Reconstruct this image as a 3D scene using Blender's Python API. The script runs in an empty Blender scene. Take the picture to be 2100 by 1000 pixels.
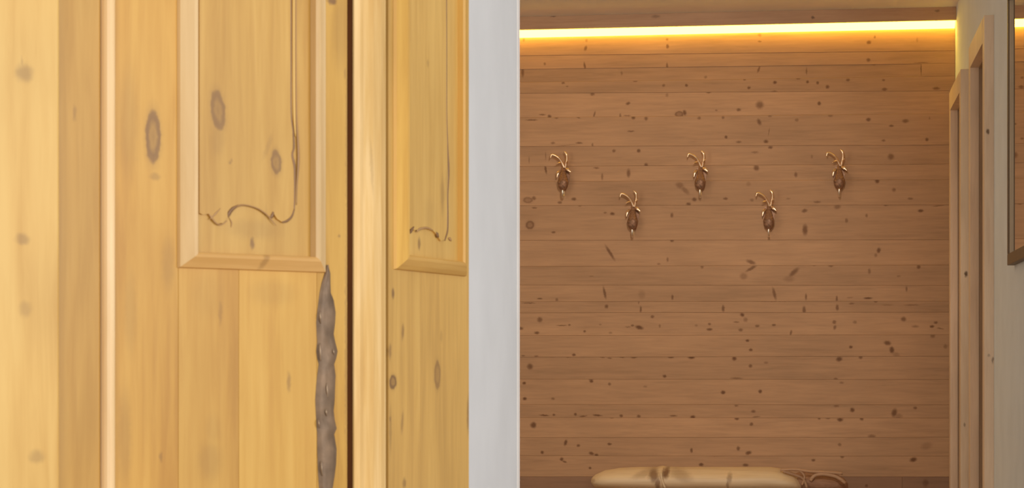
import bpy, bmesh, math, random
from mathutils import Vector, Matrix
random.seed(7)
scene = bpy.context.scene
COL = scene.collection
PI = math.pi

# ------------------------------------------------------------------ camera
F = 4350.0                    # focal length in pixels of the 2100 px frame
HOR = 720.0                   # horizon line
TH = math.radians(8.42)       # camera turned left of the corridor axis (+Y)
CZ = 1.0
cam_d = bpy.data.cameras.new('camera')
cam = bpy.data.objects.new('camera', cam_d)
COL.objects.link(cam)
cam.location = (0, 0, CZ)
cam.rotation_euler = (PI / 2, 0, TH)
cam_d.sensor_width = 36.0
cam_d.lens = F / 2100 * 36.0
cam_d.shift_y = (HOR - 500) / 2100
cam_d.clip_start = 0.05
cam_d.dof.use_dof = True
cam_d.dof.focus_distance = 7.5
cam_d.dof.aperture_fstop = 20
scene.camera = cam

# ------------------------------------------------------------------ world, lights, exposure
world = bpy.data.worlds.new('daylight')
scene.world = world
world.use_nodes = True
bg = world.node_tree.nodes['Background']
bg.inputs[0].default_value = (1.0, 0.97, 0.94, 1)
bg.inputs[1].default_value = 0.46

def area(name, loc, target, sx, sy, power, col):
    d = bpy.data.lights.new(name, 'AREA')
    d.shape = 'RECTANGLE'; d.size = sx; d.size_y = sy
    d.energy = power; d.color = col
    o = bpy.data.objects.new(name, d); COL.objects.link(o)
    o.location = loc
    o.rotation_euler = (Vector(target) - Vector(loc)).to_track_quat('-Z', 'Y').to_euler()
    return o
# daylight of the windows behind the camera and in the left bay of the hall
area('window_daylight', (0.2, -2.6, 1.8), (-0.6, 3.0, 1.2), 2.4, 1.6, 122, (1.0, 0.95, 0.88))
area('room_daylight', (3.4, 1.6, 1.6), (-0.6, 3.6, 1.2), 2.2, 1.8, 92, (1.0, 0.98, 0.96))
area('hall_daylight', (-2.9, 6.4, 1.4), (-0.3, 9.6, 1.1), 1.8, 2.0, 27, (1.0, 0.86, 0.68))
# added spot, unseen above the frame, for hook shadows and wall brightness
sp = bpy.data.lights.new('added_hall_spot', 'SPOT'); sp.energy = 125; sp.color = (1.0, 0.90, 0.78); sp.spot_size = math.radians(60); sp.spot_blend = 0.9; sp.shadow_soft_size = 0.05
spo = bpy.data.objects.new('added_hall_spot', sp); COL.objects.link(spo); spo.location = (-0.25, 6.0, 2.42)
spo.rotation_euler = (Vector((-1.05, 9.6, 1.05)) - spo.location).to_track_quat('-Z', 'Y').to_euler()

scene.view_settings.view_transform = 'Standard'
scene.view_settings.look = 'None'
scene.view_settings.gamma = 1.0
scene.view_settings.use_curve_mapping = False
scene.view_settings.exposure = 0.0

# ------------------------------------------------------------------ measuring helpers
FWD = Vector((-math.sin(TH), math.cos(TH), 0))
RGT = Vector((math.cos(TH), math.sin(TH), 0))
CAM = Vector((0, 0, CZ))
def ray(px, py):
    return FWD + RGT * ((px - 1050) / F) + Vector((0, 0, (HOR - py) / F))
def on_y(px, py, Y):
    d = ray(px, py); return CAM + d * (Y / d.y)
def on_x(px, py, X):
    d = ray(px, py); return CAM + d * (X / d.x)

class Face:
    """A vertical plane in the room: local x runs along it, local y goes into it, z is up."""
    def __init__(s, origin, d):
        s.o = Vector((origin.x, origin.y, 0)); s.d = d.normalized()
        s.n = Vector((s.d.y, -s.d.x, 0))          # out of the face, towards the room
        s.rot = math.atan2(s.d.y, s.d.x)
    def uz(s, px, py, proud=0.0):
        r = ray(px, py)
        p0 = s.o + s.n * proud
        t = (p0 - CAM).dot(s.n) / r.dot(s.n)
        p = CAM + r * t
        return ((p - s.o).dot(s.d), p.z)
    def u(s, px, proud=0.0):
        return s.uz(px, 500, proud)[0]

# ------------------------------------------------------------------ object helpers
def tag(o, label=None, cat=None, group=None, kind=None):
    if label: o['label'] = label
    if cat: o['category'] = cat
    if group: o['group'] = group
    if kind: o['kind'] = kind
    return o
def empty(name, loc=(0, 0, 0), rz=0.0):
    o = bpy.data.objects.new(name, None); COL.objects.link(o)
    o.location = loc; o.rotation_euler = (0, 0, rz); o.empty_display_size = 0.1
    return o
def mesh_obj(name, bm, mat, parent=None, loc=None, rz=None, smooth=False):
    bmesh.ops.recalc_face_normals(bm, faces=bm.faces[:])
    me = bpy.data.meshes.new(name); bm.to_mesh(me); bm.free()
    if smooth:
        for p in me.polygons: p.use_smooth = True
    if mat: me.materials.append(mat)
    o = bpy.data.objects.new(name, me); COL.objects.link(o)
    if parent: o.parent = parent
    if loc is not None: o.location = loc
    if rz is not None: o.rotation_euler = (0, 0, rz)
    return o
def box(bm, x0, x1, y0, y1, z0, z1, bev=0.0):
    vs = [bm.verts.new((x, y, z)) for x in (x0, x1) for y in (y0, y1) for z in (z0, z1)]
    idx = [(0, 1, 3, 2), (4, 6, 7, 5), (0, 4, 5, 1), (2, 3, 7, 6), (0, 2, 6, 4), (1, 5, 7, 3)]
    fs = [bm.faces.new([vs[i] for i in f]) for f in idx]
    if bev > 0:
        es = set(e for f in fs for e in f.edges)
        bmesh.ops.bevel(bm, geom=list(es), offset=bev, segments=2, affect='EDGES', profile=0.6)
def prism(bm, pts, y0, y1):
    """polygon in x,z extruded from y0 to y1"""
    a = [bm.verts.new((p[0], y0, p[1])) for p in pts]
    b = [bm.verts.new((p[0], y1, p[1])) for p in pts]
    bm.faces.new(a); bm.faces.new(b[::-1])
    n = len(pts)
    for i in range(n):
        bm.faces.new((a[i], b[i], b[(i + 1) % n], a[(i + 1) % n]))
def plan_prism(bm, pts, z0, z1):
    a = [bm.verts.new((p[0], p[1], z0)) for p in pts]
    b = [bm.verts.new((p[0], p[1], z1)) for p in pts]
    bm.faces.new(a); bm.faces.new(b[::-1])
    n = len(pts)
    for i in range(n):
        bm.faces.new((a[i], b[i], b[(i + 1) % n], a[(i + 1) % n]))
def tube(bm, pts, rad, seg=8, flat=1.0):
    """swept tube through 3D points; rad is one radius or a list"""
    pts = [Vector(p) for p in pts]
    rads = rad if isinstance(rad, (list, tuple)) else [rad] * len(pts)
    rings = []
    up = Vector((0.13, 0.97, 0.2))
    for i, p in enumerate(pts):
        a = pts[max(i - 1, 0)]; b = pts[min(i + 1, len(pts) - 1)]
        t = (b - a).normalized()
        s = t.cross(up)
        if s.length < 1e-4: s = t.cross(Vector((1, 0, 0)))
        s.normalize(); n = s.cross(t).normalized()
        rings.append([bm.verts.new(p + (s * math.cos(k * 2 * PI / seg) + n * flat * math.sin(k * 2 * PI / seg)) * rads[i]) for k in range(seg)])
    for i in range(len(rings) - 1):
        for k in range(seg):
            bm.faces.new((rings[i][k], rings[i][(k + 1) % seg], rings[i + 1][(k + 1) % seg], rings[i + 1][k]))
    bm.faces.new(rings[0][::-1]); bm.faces.new(rings[-1])
def smooth_path(pts, n=6):
    pts = [Vector(p) for p in pts]; out = []
    for i in range(len(pts) - 1):
        p0 = pts[max(i - 1, 0)]; p1 = pts[i]; p2 = pts[i + 1]; p3 = pts[min(i + 2, len(pts) - 1)]
        for k in range(n):
            t = k / n
            out.append(0.5 * ((2 * p1) + (p2 - p0) * t + (2 * p0 - 5 * p1 + 4 * p2 - p3) * t * t + (3 * p1 - p0 - 3 * p2 + p3) * t ** 3))
    out.append(pts[-1]); return out

# ------------------------------------------------------------------ materials
def new_mat(name):
    m = bpy.data.materials.new(name); m.use_nodes = True
    nt = m.node_tree; nt.nodes.clear()
    out = nt.nodes.new('ShaderNodeOutputMaterial'); b = nt.nodes.new('ShaderNodeBsdfPrincipled')
    nt.links.new(b.outputs[0], out.inputs[0])
    return m, nt, b
def rgba(c): return (c[0], c[1], c[2], 1)

def wood(name, light, mid, dark, axis='x', knots=(), rough=0.5, knot_col=(0.10, 0.045, 0.018), tone=0.12,
         freq=1.0, streak=0.5, bump=0.12, distort=0.004, spec=0.35, ramp=(.30, .70)):
    """Planed timber: grain runs along the axis; knots are listed as (u, z, ru, rz, angle, strength, ring)."""
    m, nt, b = new_mat(name); N = nt.nodes.new; L = nt.links.new
    tc = N('ShaderNodeTexCoord'); oi = N('ShaderNodeObjectInfo')
    w = N('ShaderNodeMath'); w.operation = 'MULTIPLY'; w.inputs[1].default_value = 37.0; L(oi.outputs['Random'], w.inputs[0])
    def noise(scale3, scale, det, rg=0.55, dist=0.0):
        mp = N('ShaderNodeMapping'); mp.inputs['Scale'].default_value = scale3
        L(tc.outputs['Object'], mp.inputs[0])
        n = N('ShaderNodeTexNoise'); n.noise_dimensions = '4D'
        n.inputs['Scale'].default_value = scale; n.inputs['Detail'].default_value = det
        n.inputs['Roughness'].default_value = rg; n.inputs['Distortion'].default_value = dist
        L(mp.outputs[0], n.inputs['Vector']); L(w.outputs[0], n.inputs['W'])
        return n.outputs['Fac']
    al, ac = 1.0, 14.0
    s_fine = (al, ac, ac) if axis == 'x' else (ac, ac, al)
    s_broad = (0.6, 7, 7) if axis == 'x' else (7, 7, 0.6)
    fine = noise(s_fine, 6.0 * freq, 5, 0.6, 0.6)
    broad = noise(s_broad, 2.2 * freq, 3, 0.5, 1.2)
    cloud = noise((1, 1, 1), 2.4, 2)
    r1 = N('ShaderNodeValToRGB'); e = r1.color_ramp.elements
    e[0].position = ramp[0]; e[0].color = rgba(dark); e[1].position = ramp[1]; e[1].color = rgba(light)
    k = e.new(0.5); k.color = rgba(mid)
    mx = N('ShaderNodeMath'); mx.operation = 'MULTIPLY_ADD'; mx.inputs[1].default_value = streak; L(fine, mx.inputs[0])
    half = N('ShaderNodeMath'); half.operation = 'MULTIPLY'; half.inputs[1].default_value = 1 - streak; L(broad, half.inputs[0])
    L(half.outputs[0], mx.inputs[2]); L(mx.outputs[0], r1.inputs[0])
    # a tone for each piece, and a slow drift over the piece
    tn = N('ShaderNodeMapRange'); tn.inputs['To Min'].default_value = 1 - tone; tn.inputs['To Max'].default_value = 1 + tone
    L(oi.outputs['Random'], tn.inputs['Value'])
    cl = N('ShaderNodeMapRange'); cl.inputs['From Min'].default_value = 0.3; cl.inputs['From Max'].default_value = 0.7
    cl.inputs['To Min'].default_value = 0.92; cl.inputs['To Max'].default_value = 1.08; L(cloud, cl.inputs['Value'])
    mm = N('ShaderNodeMath'); mm.operation = 'MULTIPLY'; L(tn.outputs[0], mm.inputs[0]); L(cl.outputs[0], mm.inputs[1])
    sc = N('ShaderNodeVectorMath'); sc.operation = 'SCALE'; L(r1.outputs[0], sc.inputs[0]); L(mm.outputs[0], sc.inputs['Scale'])
    col = sc.outputs[0]
    if knots:
        dn = N('ShaderNodeTexNoise'); dn.inputs['Scale'].default_value = 0.35 / max(distort, 1e-4); dn.inputs['Detail'].default_value = 1.5
        L(tc.outputs['Object'], dn.inputs['Vector'])
        c5 = N('ShaderNodeVectorMath'); c5.operation = 'SUBTRACT'; c5.inputs[1].default_value = (0.5, 0.5, 0.5); L(dn.outputs['Color'], c5.inputs[0])
        da = N('ShaderNodeVectorMath'); da.operation = 'SCALE'; da.inputs['Scale'].default_value = distort * 2; L(c5.outputs[0], da.inputs[0])
        pv = N('ShaderNodeVectorMath'); pv.operation = 'ADD'; L(tc.outputs['Object'], pv.inputs[0]); L(da.outputs[0], pv.inputs[1])
        acc = None
        for kn in knots:
            u, z, ru, rz, ang, st = kn[:6]; ring = len(kn) > 6 and kn[6]
            mp = N('ShaderNodeMapping'); mp.vector_type = 'TEXTURE'
            mp.inputs['Location'].default_value = (u, 0, z); mp.inputs['Rotation'].default_value = (0, ang, 0)
            mp.inputs['Scale'].default_value = (ru, 1000.0, rz); L(pv.outputs[0], mp.inputs[0])
            ln = N('ShaderNodeVectorMath'); ln.operation = 'LENGTH'; L(mp.outputs[0], ln.inputs[0])
            if ring:
                cr = N('ShaderNodeValToRGB'); ee = cr.color_ramp.elements
                ee[0].position = 0.0; ee[0].color = (st * .72,) * 3 + (1,)
                ee[1].position = 1.0; ee[1].color = (0, 0, 0, 1)
                for pos, v in ((0.25, .60), (0.46, 1.0), (0.60, .92), (0.70, .22), (0.85, .08)):
                    q = ee.new(pos); q.color = (st * v,) * 3 + (1,)
                dv = N('ShaderNodeMath'); dv.operation = 'DIVIDE'; dv.inputs[1].default_value = 1.6; L(ln.outputs['Value'], dv.inputs[0])
                L(dv.outputs[0], cr.inputs[0]); val = cr.outputs[0]
            else:
                mr = N('ShaderNodeMapRange'); mr.interpolation_type = 'SMOOTHSTEP'
                mr.inputs['From Min'].default_value = 0.35; mr.inputs['From Max'].default_value = 1.35
                mr.inputs['To Min'].default_value = st; mr.inputs['To Max'].default_value = 0.0
                L(ln.outputs['Value'], mr.inputs['Value']); val = mr.outputs[0]
            if acc is None: acc = val
            else:
                mxx = N('ShaderNodeMath'); mxx.operation = 'MAXIMUM'; L(acc, mxx.inputs[0]); L(val, mxx.inputs[1]); acc = mxx.outputs[0]
        mix = N('ShaderNodeMix'); mix.data_type = 'RGBA'; L(acc, mix.inputs['Factor'])
        L(col, mix.inputs[6]); mix.inputs[7].default_value = rgba(knot_col); col = mix.outputs[2]
    L(col, b.inputs['Base Color'])
    b.inputs['Roughness'].default_value = rough
    b.inputs['Specular IOR Level'].default_value = spec
    if bump:
        bp = N('ShaderNodeBump'); bp.inputs['Strength'].default_value = bump; bp.inputs['Distance'].default_value = 0.004
        L(fine, bp.inputs['Height']); L(bp.outputs[0], b.inputs['Normal'])
    return m

def plaster(name, c, scale=60, bump=0.15, var=0.03):
    m, nt, b = new_mat(name); N = nt.nodes.new; L = nt.links.new
    tc = N('ShaderNodeTexCoord'); n = N('ShaderNodeTexNoise'); n.inputs['Scale'].default_value = scale; n.inputs['Detail'].default_value = 6
    L(tc.outputs['Object'], n.inputs['Vector'])
    n2 = N('ShaderNodeTexNoise'); n2.inputs['Scale'].default_value = 5; n2.inputs['Detail'].default_value = 3; L(tc.outputs['Object'], n2.inputs['Vector'])
    r = N('ShaderNodeValToRGB'); e = r.color_ramp.elements
    e[0].position = .35; e[1].position = .65
    e[0].color = rgba([v * (1 - var) for v in c]); e[1].color = rgba([min(1, v * (1 + var)) for v in c])
    L(n2.outputs['Fac'], r.inputs[0]); L(r.outputs[0], b.inputs['Base Color'])
    b.inputs['Roughness'].default_value = 0.9; b.inputs['Specular IOR Level'].default_value = 0.2
    bp = N('ShaderNodeBump'); bp.inputs['Strength'].default_value = bump; bp.inputs['Distance'].default_value = 0.003
    L(n.outputs['Fac'], bp.inputs['Height']); L(bp.outputs[0], b.inputs['Normal'])
    return m

def metal(name, c, rough, scale=40, var=0.25, metallic=1.0, bump=0.0):
    m, nt, b = new_mat(name); N = nt.nodes.new; L = nt.links.new
    tc = N('ShaderNodeTexCoord'); n = N('ShaderNodeTexNoise'); n.inputs['Scale'].default_value = scale; n.inputs['Detail'].default_value = 4
    L(tc.outputs['Object'], n.inputs['Vector'])
    r = N('ShaderNodeValToRGB'); e = r.color_ramp.elements; e[0].position = .3; e[1].position = .7
    e[0].color = rgba([v * (1 - var) for v in c]); e[1].color = rgba([min(1, v * (1 + var)) for v in c])
    L(n.outputs['Fac'], r.inputs[0]); L(r.outputs[0], b.inputs['Base Color'])
    b.inputs['Metallic'].default_value = metallic; b.inputs['Roughness'].default_value = rough
    if bump:
        bp = N('ShaderNodeBump'); bp.inputs['Strength'].default_value = bump; bp.inputs['Distance'].default_value = 0.003
        L(n.outputs['Fac'], bp.inputs['Height']); L(bp.outputs[0], b.inputs['Normal'])
    return m

M_WALL = plaster('white_plaster', (0.72, 0.735, 0.75))
M_WALLR = plaster('cream_plaster', (0.79, 0.82, 0.83), bump=0.06)
M_CEIL = plaster('ceiling_plaster', (0.92, 0.86, 0.80), bump=0.05)
M_FLOOR = wood('floor_oak', (.40, .26, .14), (.33, .20, .10), (.24, .14, .07), 'y')

# ------------------------------------------------------------------ the room
D = 9.6                                            # back wall
XW = on_y(1959, 500, D).x                          # right wall plane
YA = 3.50                                          # front of the white pier
XP = -0.602                                        # face of the white pier
YB = on_x(1065, 500, XP).y                         # far end of the pier
ZC = 2.515                                         # ceiling
XL = -3.2
Y0 = -2.5

bm = bmesh.new(); box(bm, XL - .1, XW + .4, Y0, D + .2, -0.08, 0.0)
tag(mesh_obj('floor', bm, M_FLOOR), 'brown oak floor of the hall', kind='structure')
bm = bmesh.new(); box(bm, XL - .1, XW + .4, 2.2, D + .2, ZC, ZC + .1)
tag(mesh_obj('ceiling', bm, M_CEIL), 'warm grey plaster ceiling above the light strip', kind='structure')
bm = bmesh.new(); box(bm, XL - .1, XL, 2.6, D + .2, 0.0, ZC)
tag(mesh_obj('wall_side', bm, M_WALL), 'white plaster side wall of the hall bay', kind='structure')

# white pier between cupboard and hall
bm = bmesh.new(); box(bm, XL, XP, YA, YB, 0, ZC)
pier = tag(mesh_obj('wall_left', bm, M_WALL), 'pale grey plaster pier between the pine cupboard and the timber wall', kind='structure')
bm = bmesh.new(); box(bm, XP, XP + .0012, YB - .030, YB - .002, 0, ZC)
mesh_obj('edge_highlight', bm, plaster('edge_highlight_tint', (0.86, 0.82, 0.78), bump=0.02), pier)  # thin added strip, warm edge highlight put into its paler colour

# ---- back wall of old horizontal boards
def bw(px, py): 
    p = on_y(px, py, D); return p.x, p.z
S = 4350 / 9.43            # pixels per metre on the back wall
JOINTS = [(40, 26), (114, 104), (142, 130), (169, 156), (191, 186), (241, 233), (300, 297), (341, 336), (372, 368), (421, 420),
          (492.5, 491), (546, 543), (584, 585), (618, 617), (641, 640), (688, 686), (732, 730), (777, 778), (829, 830),
          (856, 857), (897, 896), (934, 935), (977, 977), (1030, 1031), (1078, 1080), (1130, 1130), (1178, 1180)]
KN = [  # px, py, rx, ry, tilt(deg), strength, ring
 (1074,82,3,5,0,.5),(1203,83,4,4,0,.5),(1201,99,4,7,-20,.75),(1199,135,3,10,8,.8),(1117,131,3,4,0,.6),(1275,150,3,5,0,.5),(1303,166,6,3,0,.7),
 (1155,170,5,3,0,.7),(1163,177,4,2,0,.5),(1072,148,4,13,0,.7),(1215,193,6,4,0,.7),(1288,212,6,4,-15,.8),(1090,246,15,2.2,0,.7),(1112,235,9,2,0,.7),
 (1127,239,5,5,0,.85),(1141,242,5,2.5,0,.6),(1184,240,8,2,20,.7),(1219,234,2.5,8,-15,.7),(1272,237,3,6,0,.6),(1286,237,9,2,0,.6),(1299,241,5,5,0,.85),(1325,243,5,5,0,.7),
 (1368,81,4,4,20,.6),(1369,95,4,6,0,.75),(1368,135,3,9,0,.7),(1447,158,4,4,0,.5),(1408,175,4,4,0,.8),(1454,188,7,4,-10,.85),(1361,175,4,4,0,.6),(1527,163,4,3,0,.6),
 (1536,180,4,4,0,.8),(1556,142,3,9,-20,.75),(1558,72,5,4,30,.5),(1558,85,5,2.5,0,.6),(1589,169,5,4,0,.9),(1637,160,6,4,0,.7),(1656,168,4,4,0,.8),(1654,146,2,9,0,.6),
 (1588,187,8,2,0,.6),(1558,215,10,10,0,.72),(1557,250,5,9,25,.75),(1515,225,6,4,0,.75),(1469,226,4,2,0,.5),(1404,231,5,7,15,.85),(1393,234,10,7,0,.7,1),(1434,242,5,4,0,.6),
 (1483,241,4,4,0,.6),(1579,238,5,3,0,.5),(1634,246,5,4,0,.5),(1368,195,4,5,0,.4),(1794,76,3,4,0,.6),(1782,87,6,5,-20,.8),(1781,123,5,5,40,.7),(1792,132,5,3,0,.5),
 (1881,82,3,6,0,.35),(1889,142,1.4,13,0,.7),(1890,128.5,18,1.3,0,.6),(1677,170,4,4,0,.8),(1697,178,5,5,0,.8),(1739,164,5,4,0,.7),(1812,164,4,3,0,.6),(1814,183,7,4,0,.7),(1920,181,9,4,0,.7),
 (1680,212,5,5,0,.85),(1703,237,6,4,0,.5),(1781,245,6,5,0,.8),(1857,248,8,5,0,.7),(1828,258,6,3,0,.7),(1906,242,2,4,0,.4),
 (1294,269,9,2.4,0,.7),(1134,293,6,3,0,.6),(1188,293,9,2.5,0,.75),(1160,298,30,1.2,-5,.4),(1215,297,2.5,5,0,.6),(1259,309,5,4,0,.7),(1310,309,5,5,0,.85),(1119,347,3,13,10,.8),(1119,320,1.4,11,0,.5),
 (1325,338,5,5,0,.8),(1223,344,8,2,0,.7),(1235,362,3,9,0,.6),(1289,355,5,11,0,.75),(1085,328,1.5,9,0,.5),(1095,406,6,5,0,.7),(1083,410,12,7,0,.6,1),(1177,408,7,4,0,.8),
 (1148,415,6,4,0,.7),(1189,421,5,4,0,.5),(1096,426,7,2.5,0,.6),(1256,438,6,4,0,.9),(1241,436,5,2.4,0,.6),
 (1489,281,4,4,0,.85),(1515,291,7,3,0,.6),(1571,290,6,5,0,.85),(1580,302,6,4,0,.8),(1577,270,1.6,10,-10,.5),(1548,312,9,3,0,.5),(1551,344,7,8,35,.8),(1632,358,4,7,0,.7),
 (1394,380,11,8,20,.55),(1405,390,14,6,45,.5),(1424,409,6,5,0,.8),(1412,418,6,4,0,.8),(1488,407,6,3.5,0,.75),(1542,410,5,4,0,.5),(1535,377,6,6,0,.3),(1617,407,6,2,0,.4),
 (1650,432,7,5,-15,.75),(1378,441,4,6,0,.75),(1901,286,4,5,0,.8),(1812,288,5,3,0,.6),(1827,321,8,8,-30,.7),(1799,371,6,6,0,.92),(1833,389,5,5,0,.6),(1665,321,3,5,0,.4),
 (1867,407,7,3,0,.6),(1817,420,6,3,0,.6),(1888,432,7,4,0,.9),(1676,414,9,3,0,.6),(1717,424,9,6,-10,.6),(1924,422,15,1.3,-6,.6),(1736,452,4,6,0,.6),(1777,442,3.5,5,0,.6),
 (1087,461,10,10,0,.75,1),(1135,476,6,3,0,.75),(1251,518,4,22,32,.8),(1378,493,5,4,0,.8),(1369,532,3,6,0,.6),(1351,541,5,2.5,0,.5),(1440,547,4,5,0,.6),(1213,566,6,1.5,0,.5),
 (1651,471,7,14,0,.85),(1802,513,5,7,-15,.85),(1796,523,4,5,0,.5),(1540,537,12,5,20,.75),(1541,550,16,4,-30,.75),(1525,566,10,9,0,.45),(1628,558,16,6,-42,.75),(1618,572,14,8,0,.3),
 (1704,544,7,4,0,.7),(1670,544,6,2,0,.5),(1783,556,4,7,0,.55),(1884,547,5,5,-30,.8),(1859,592,3,7,0,.6),(1843,566,5,3,0,.4),
 (1240,600,3.4,16,12,.8),(1244,628,5,5,-20,.8),(1107,612,7,2.4,0,.8),(1142,614,4,4,0,.6),(1084,621,18,1.6,0,.75),(1107,655,7,7,20,.75),(1068,673,7,4,0,.8),(1101,682,7,4,0,.8),
 (1152,667,13,1.6,0,.7),(1168,666,4,2.5,0,.7),(1199,679,4,3,0,.8),(1231,665,4,2.5,0,.4),(1314,634,3,8,0,.8),(1310,620,2,4,0,.5),(1316,604,9,12,0,.25),(1338,649,5,4,0,.7),
 (1297,667,5,3,0,.7),(1311,671,11,5,15,.95),(1288,670,8,2,0,.5),(1353,668,3,5,0,.5),(1252,682,5,3,0,.4),(1087,751,8,8,0,.8),(1177,727,5,3.5,0,.9),(1073,729,5,2,0,.6),
 (1100,730,6,2,0,.6),(1135,731,8,2,-5,.6),(1165,732,8,1.6,0,.55),(1235,732,7,1.8,8,.7),(1250,734,7,1.6,8,.6),(1275,732,8,1.8,10,.65),(1300,733,8,2.2,-4,.7),(1212,778,6,7,0,.6),
 (1379,609,3.4,7,0,.75),(1483,632,4,9,0,.75),(1522,645,6,5,30,.95),(1529,655,6,6,40,.5),(1588,602,4,16,14,.75),(1600,617,55,1.3,-1,.7),(1653,608,3,8,0,.7),(1649,635,4.5,10,0,.75),
 (1455,664,4,3,0,.7),(1455,675,8,3.4,0,.85),(1428,667,4,3,0,.4),(1510,660,8,2,0,.6),(1519,676,6,4,0,.7),(1553,668,6,3.5,0,.75),(1587,666,5,3.5,0,.7),(1622,682,3,7,-15,.75),
 (1533,698,5,3.5,0,.92),(1540,717,5,4,0,.85),(1418,732,9,5,0,.95),(1376,732,8,2.6,0,.8),(1506,735,6,5,0,.95),(1539,750,5,5,0,.8),(1571,743,6,3,0,.45),(1363,771,5,4,0,.9),(1510,775,15,2.4,0,.6),
 (1716,612,3,7,0,.75),(1717,630,4,8,0,.75),(1711,660,5,5,0,.7),(1712,671,4,6,-20,.7),(1753,660,5,4,0,.5),(1743,610,8,2,0,.4),(1780,611,11,2.8,0,.9),(1796,618,5,3,0,.6),
 (1747,622,7,2.4,0,.6),(1853,654,7,6,0,.75),(1911,669,6,3.6,0,.92),(1919,661,5,3.6,0,.75),(1928,673,9,2,10,.6),(1913,688,6,6,0,.6),(1939,710,5,6,0,.5),(1820,703,9,6,10,.85),
 (1829,717,6,9,10,.92),(1838,728,9,8,40,.35),(1745,711,4.4,4,0,.92),(1721,736,8,6,-15,.9),(1765,732,5,5,0,.75),(1877,669,9,3,0,.5),(1870,625,18,2.4,0,.45),(1820,625,14,2.4,0,.35),
 (1213,781,5,4.4,0,.92),(1250,787,4,4,0,.7),(1075,785,5,4,0,.95),(1076,817,5.4,4.4,0,.97),(1134,817,5,3.4,0,.6),(1094,871,8,8,-20,.92),(1116,851,13,2.2,4,.85),(1136,850,4,2.6,0,.8),
 (1180,849,4,4,0,.85),(1196,853,10,2,-6,.8),(1225,851,12,2.4,4,.85),(1274,852,5,4,0,.8),(1310,853,5,4,0,.8),(1255,856,6,2.4,0,.5),(1160,907,4.4,8,-18,.9),(1186,913,5,3.6,0,.8),
 (1250,910,6,3.4,0,.85),(1112,927,4.4,4.4,0,.9),(1152,941,4.6,5,0,.9),(1158,946,6,2.6,15,.8),(1213,929,7,4,15,.9),(1223,933,5,5,0,.9),(1210,959,4,3.4,0,.85),(1323,792,5,3,0,.4),
 (1483,804,6,5,0,.97),(1559,802,5,5,0,.95),(1421,855,6.6,5,0,.97),(1381,852,10,2.2,0,.75),(1510,831,5,3.4,0,.6),(1545,843,6,4,0,.7),(1551,854,10,2,-5,.6),(1511,858,6,3.6,0,.85),
 (1541,869,5,4.6,0,.8),(1418,923,3.6,6,0,.85),(1514,919,4.6,6,0,.8),(1535,928,8,5,-20,.9),(1438,952,6,4.6,0,.92),(1529,953,8,4,0,.85),(1467,934,22,2,0,.35),
 (1748,840,6,6,10,.92),(1723,860,7.4,5,0,.97),(1767,858,5,5,0,.8),(1834,846,7,11,-15,.85),(1842,853,11,7,0,.4),(1877,836,5,4,0,.7),(1715,832,7,3,0,.55),(1680,857,4,4,0,.75),(1698,857,6,2.6,0,.6),
 (1788,894,10,4.6,0,.6),(1873,942,9,6,-15,.97),(1722,911,5,4,0,.6),(1727,936,5,4,0,.7),(1668,943,5,3.6,0,.8),(1714,776,6,2.4,0,.6),(1726,784,6,3,0,.5),(1900,914,14,9,-20,.3),
 (1777,995,4,4,0,.7),(1898,990,8,10,0,.5)]
bm = bmesh.new(); box(bm, XL - .1, XW + .4, D + .024, D + .15, 0, ZC)
wb = tag(mesh_obj('wall_back', bm, metal('board_backing', (.14, .075, .04), .9, metallic=0.0)),
         'old knotty timber wall of horizontal boards behind the antler hooks', kind='structure')
XLV = on_y(1040, 500, D).x
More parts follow.
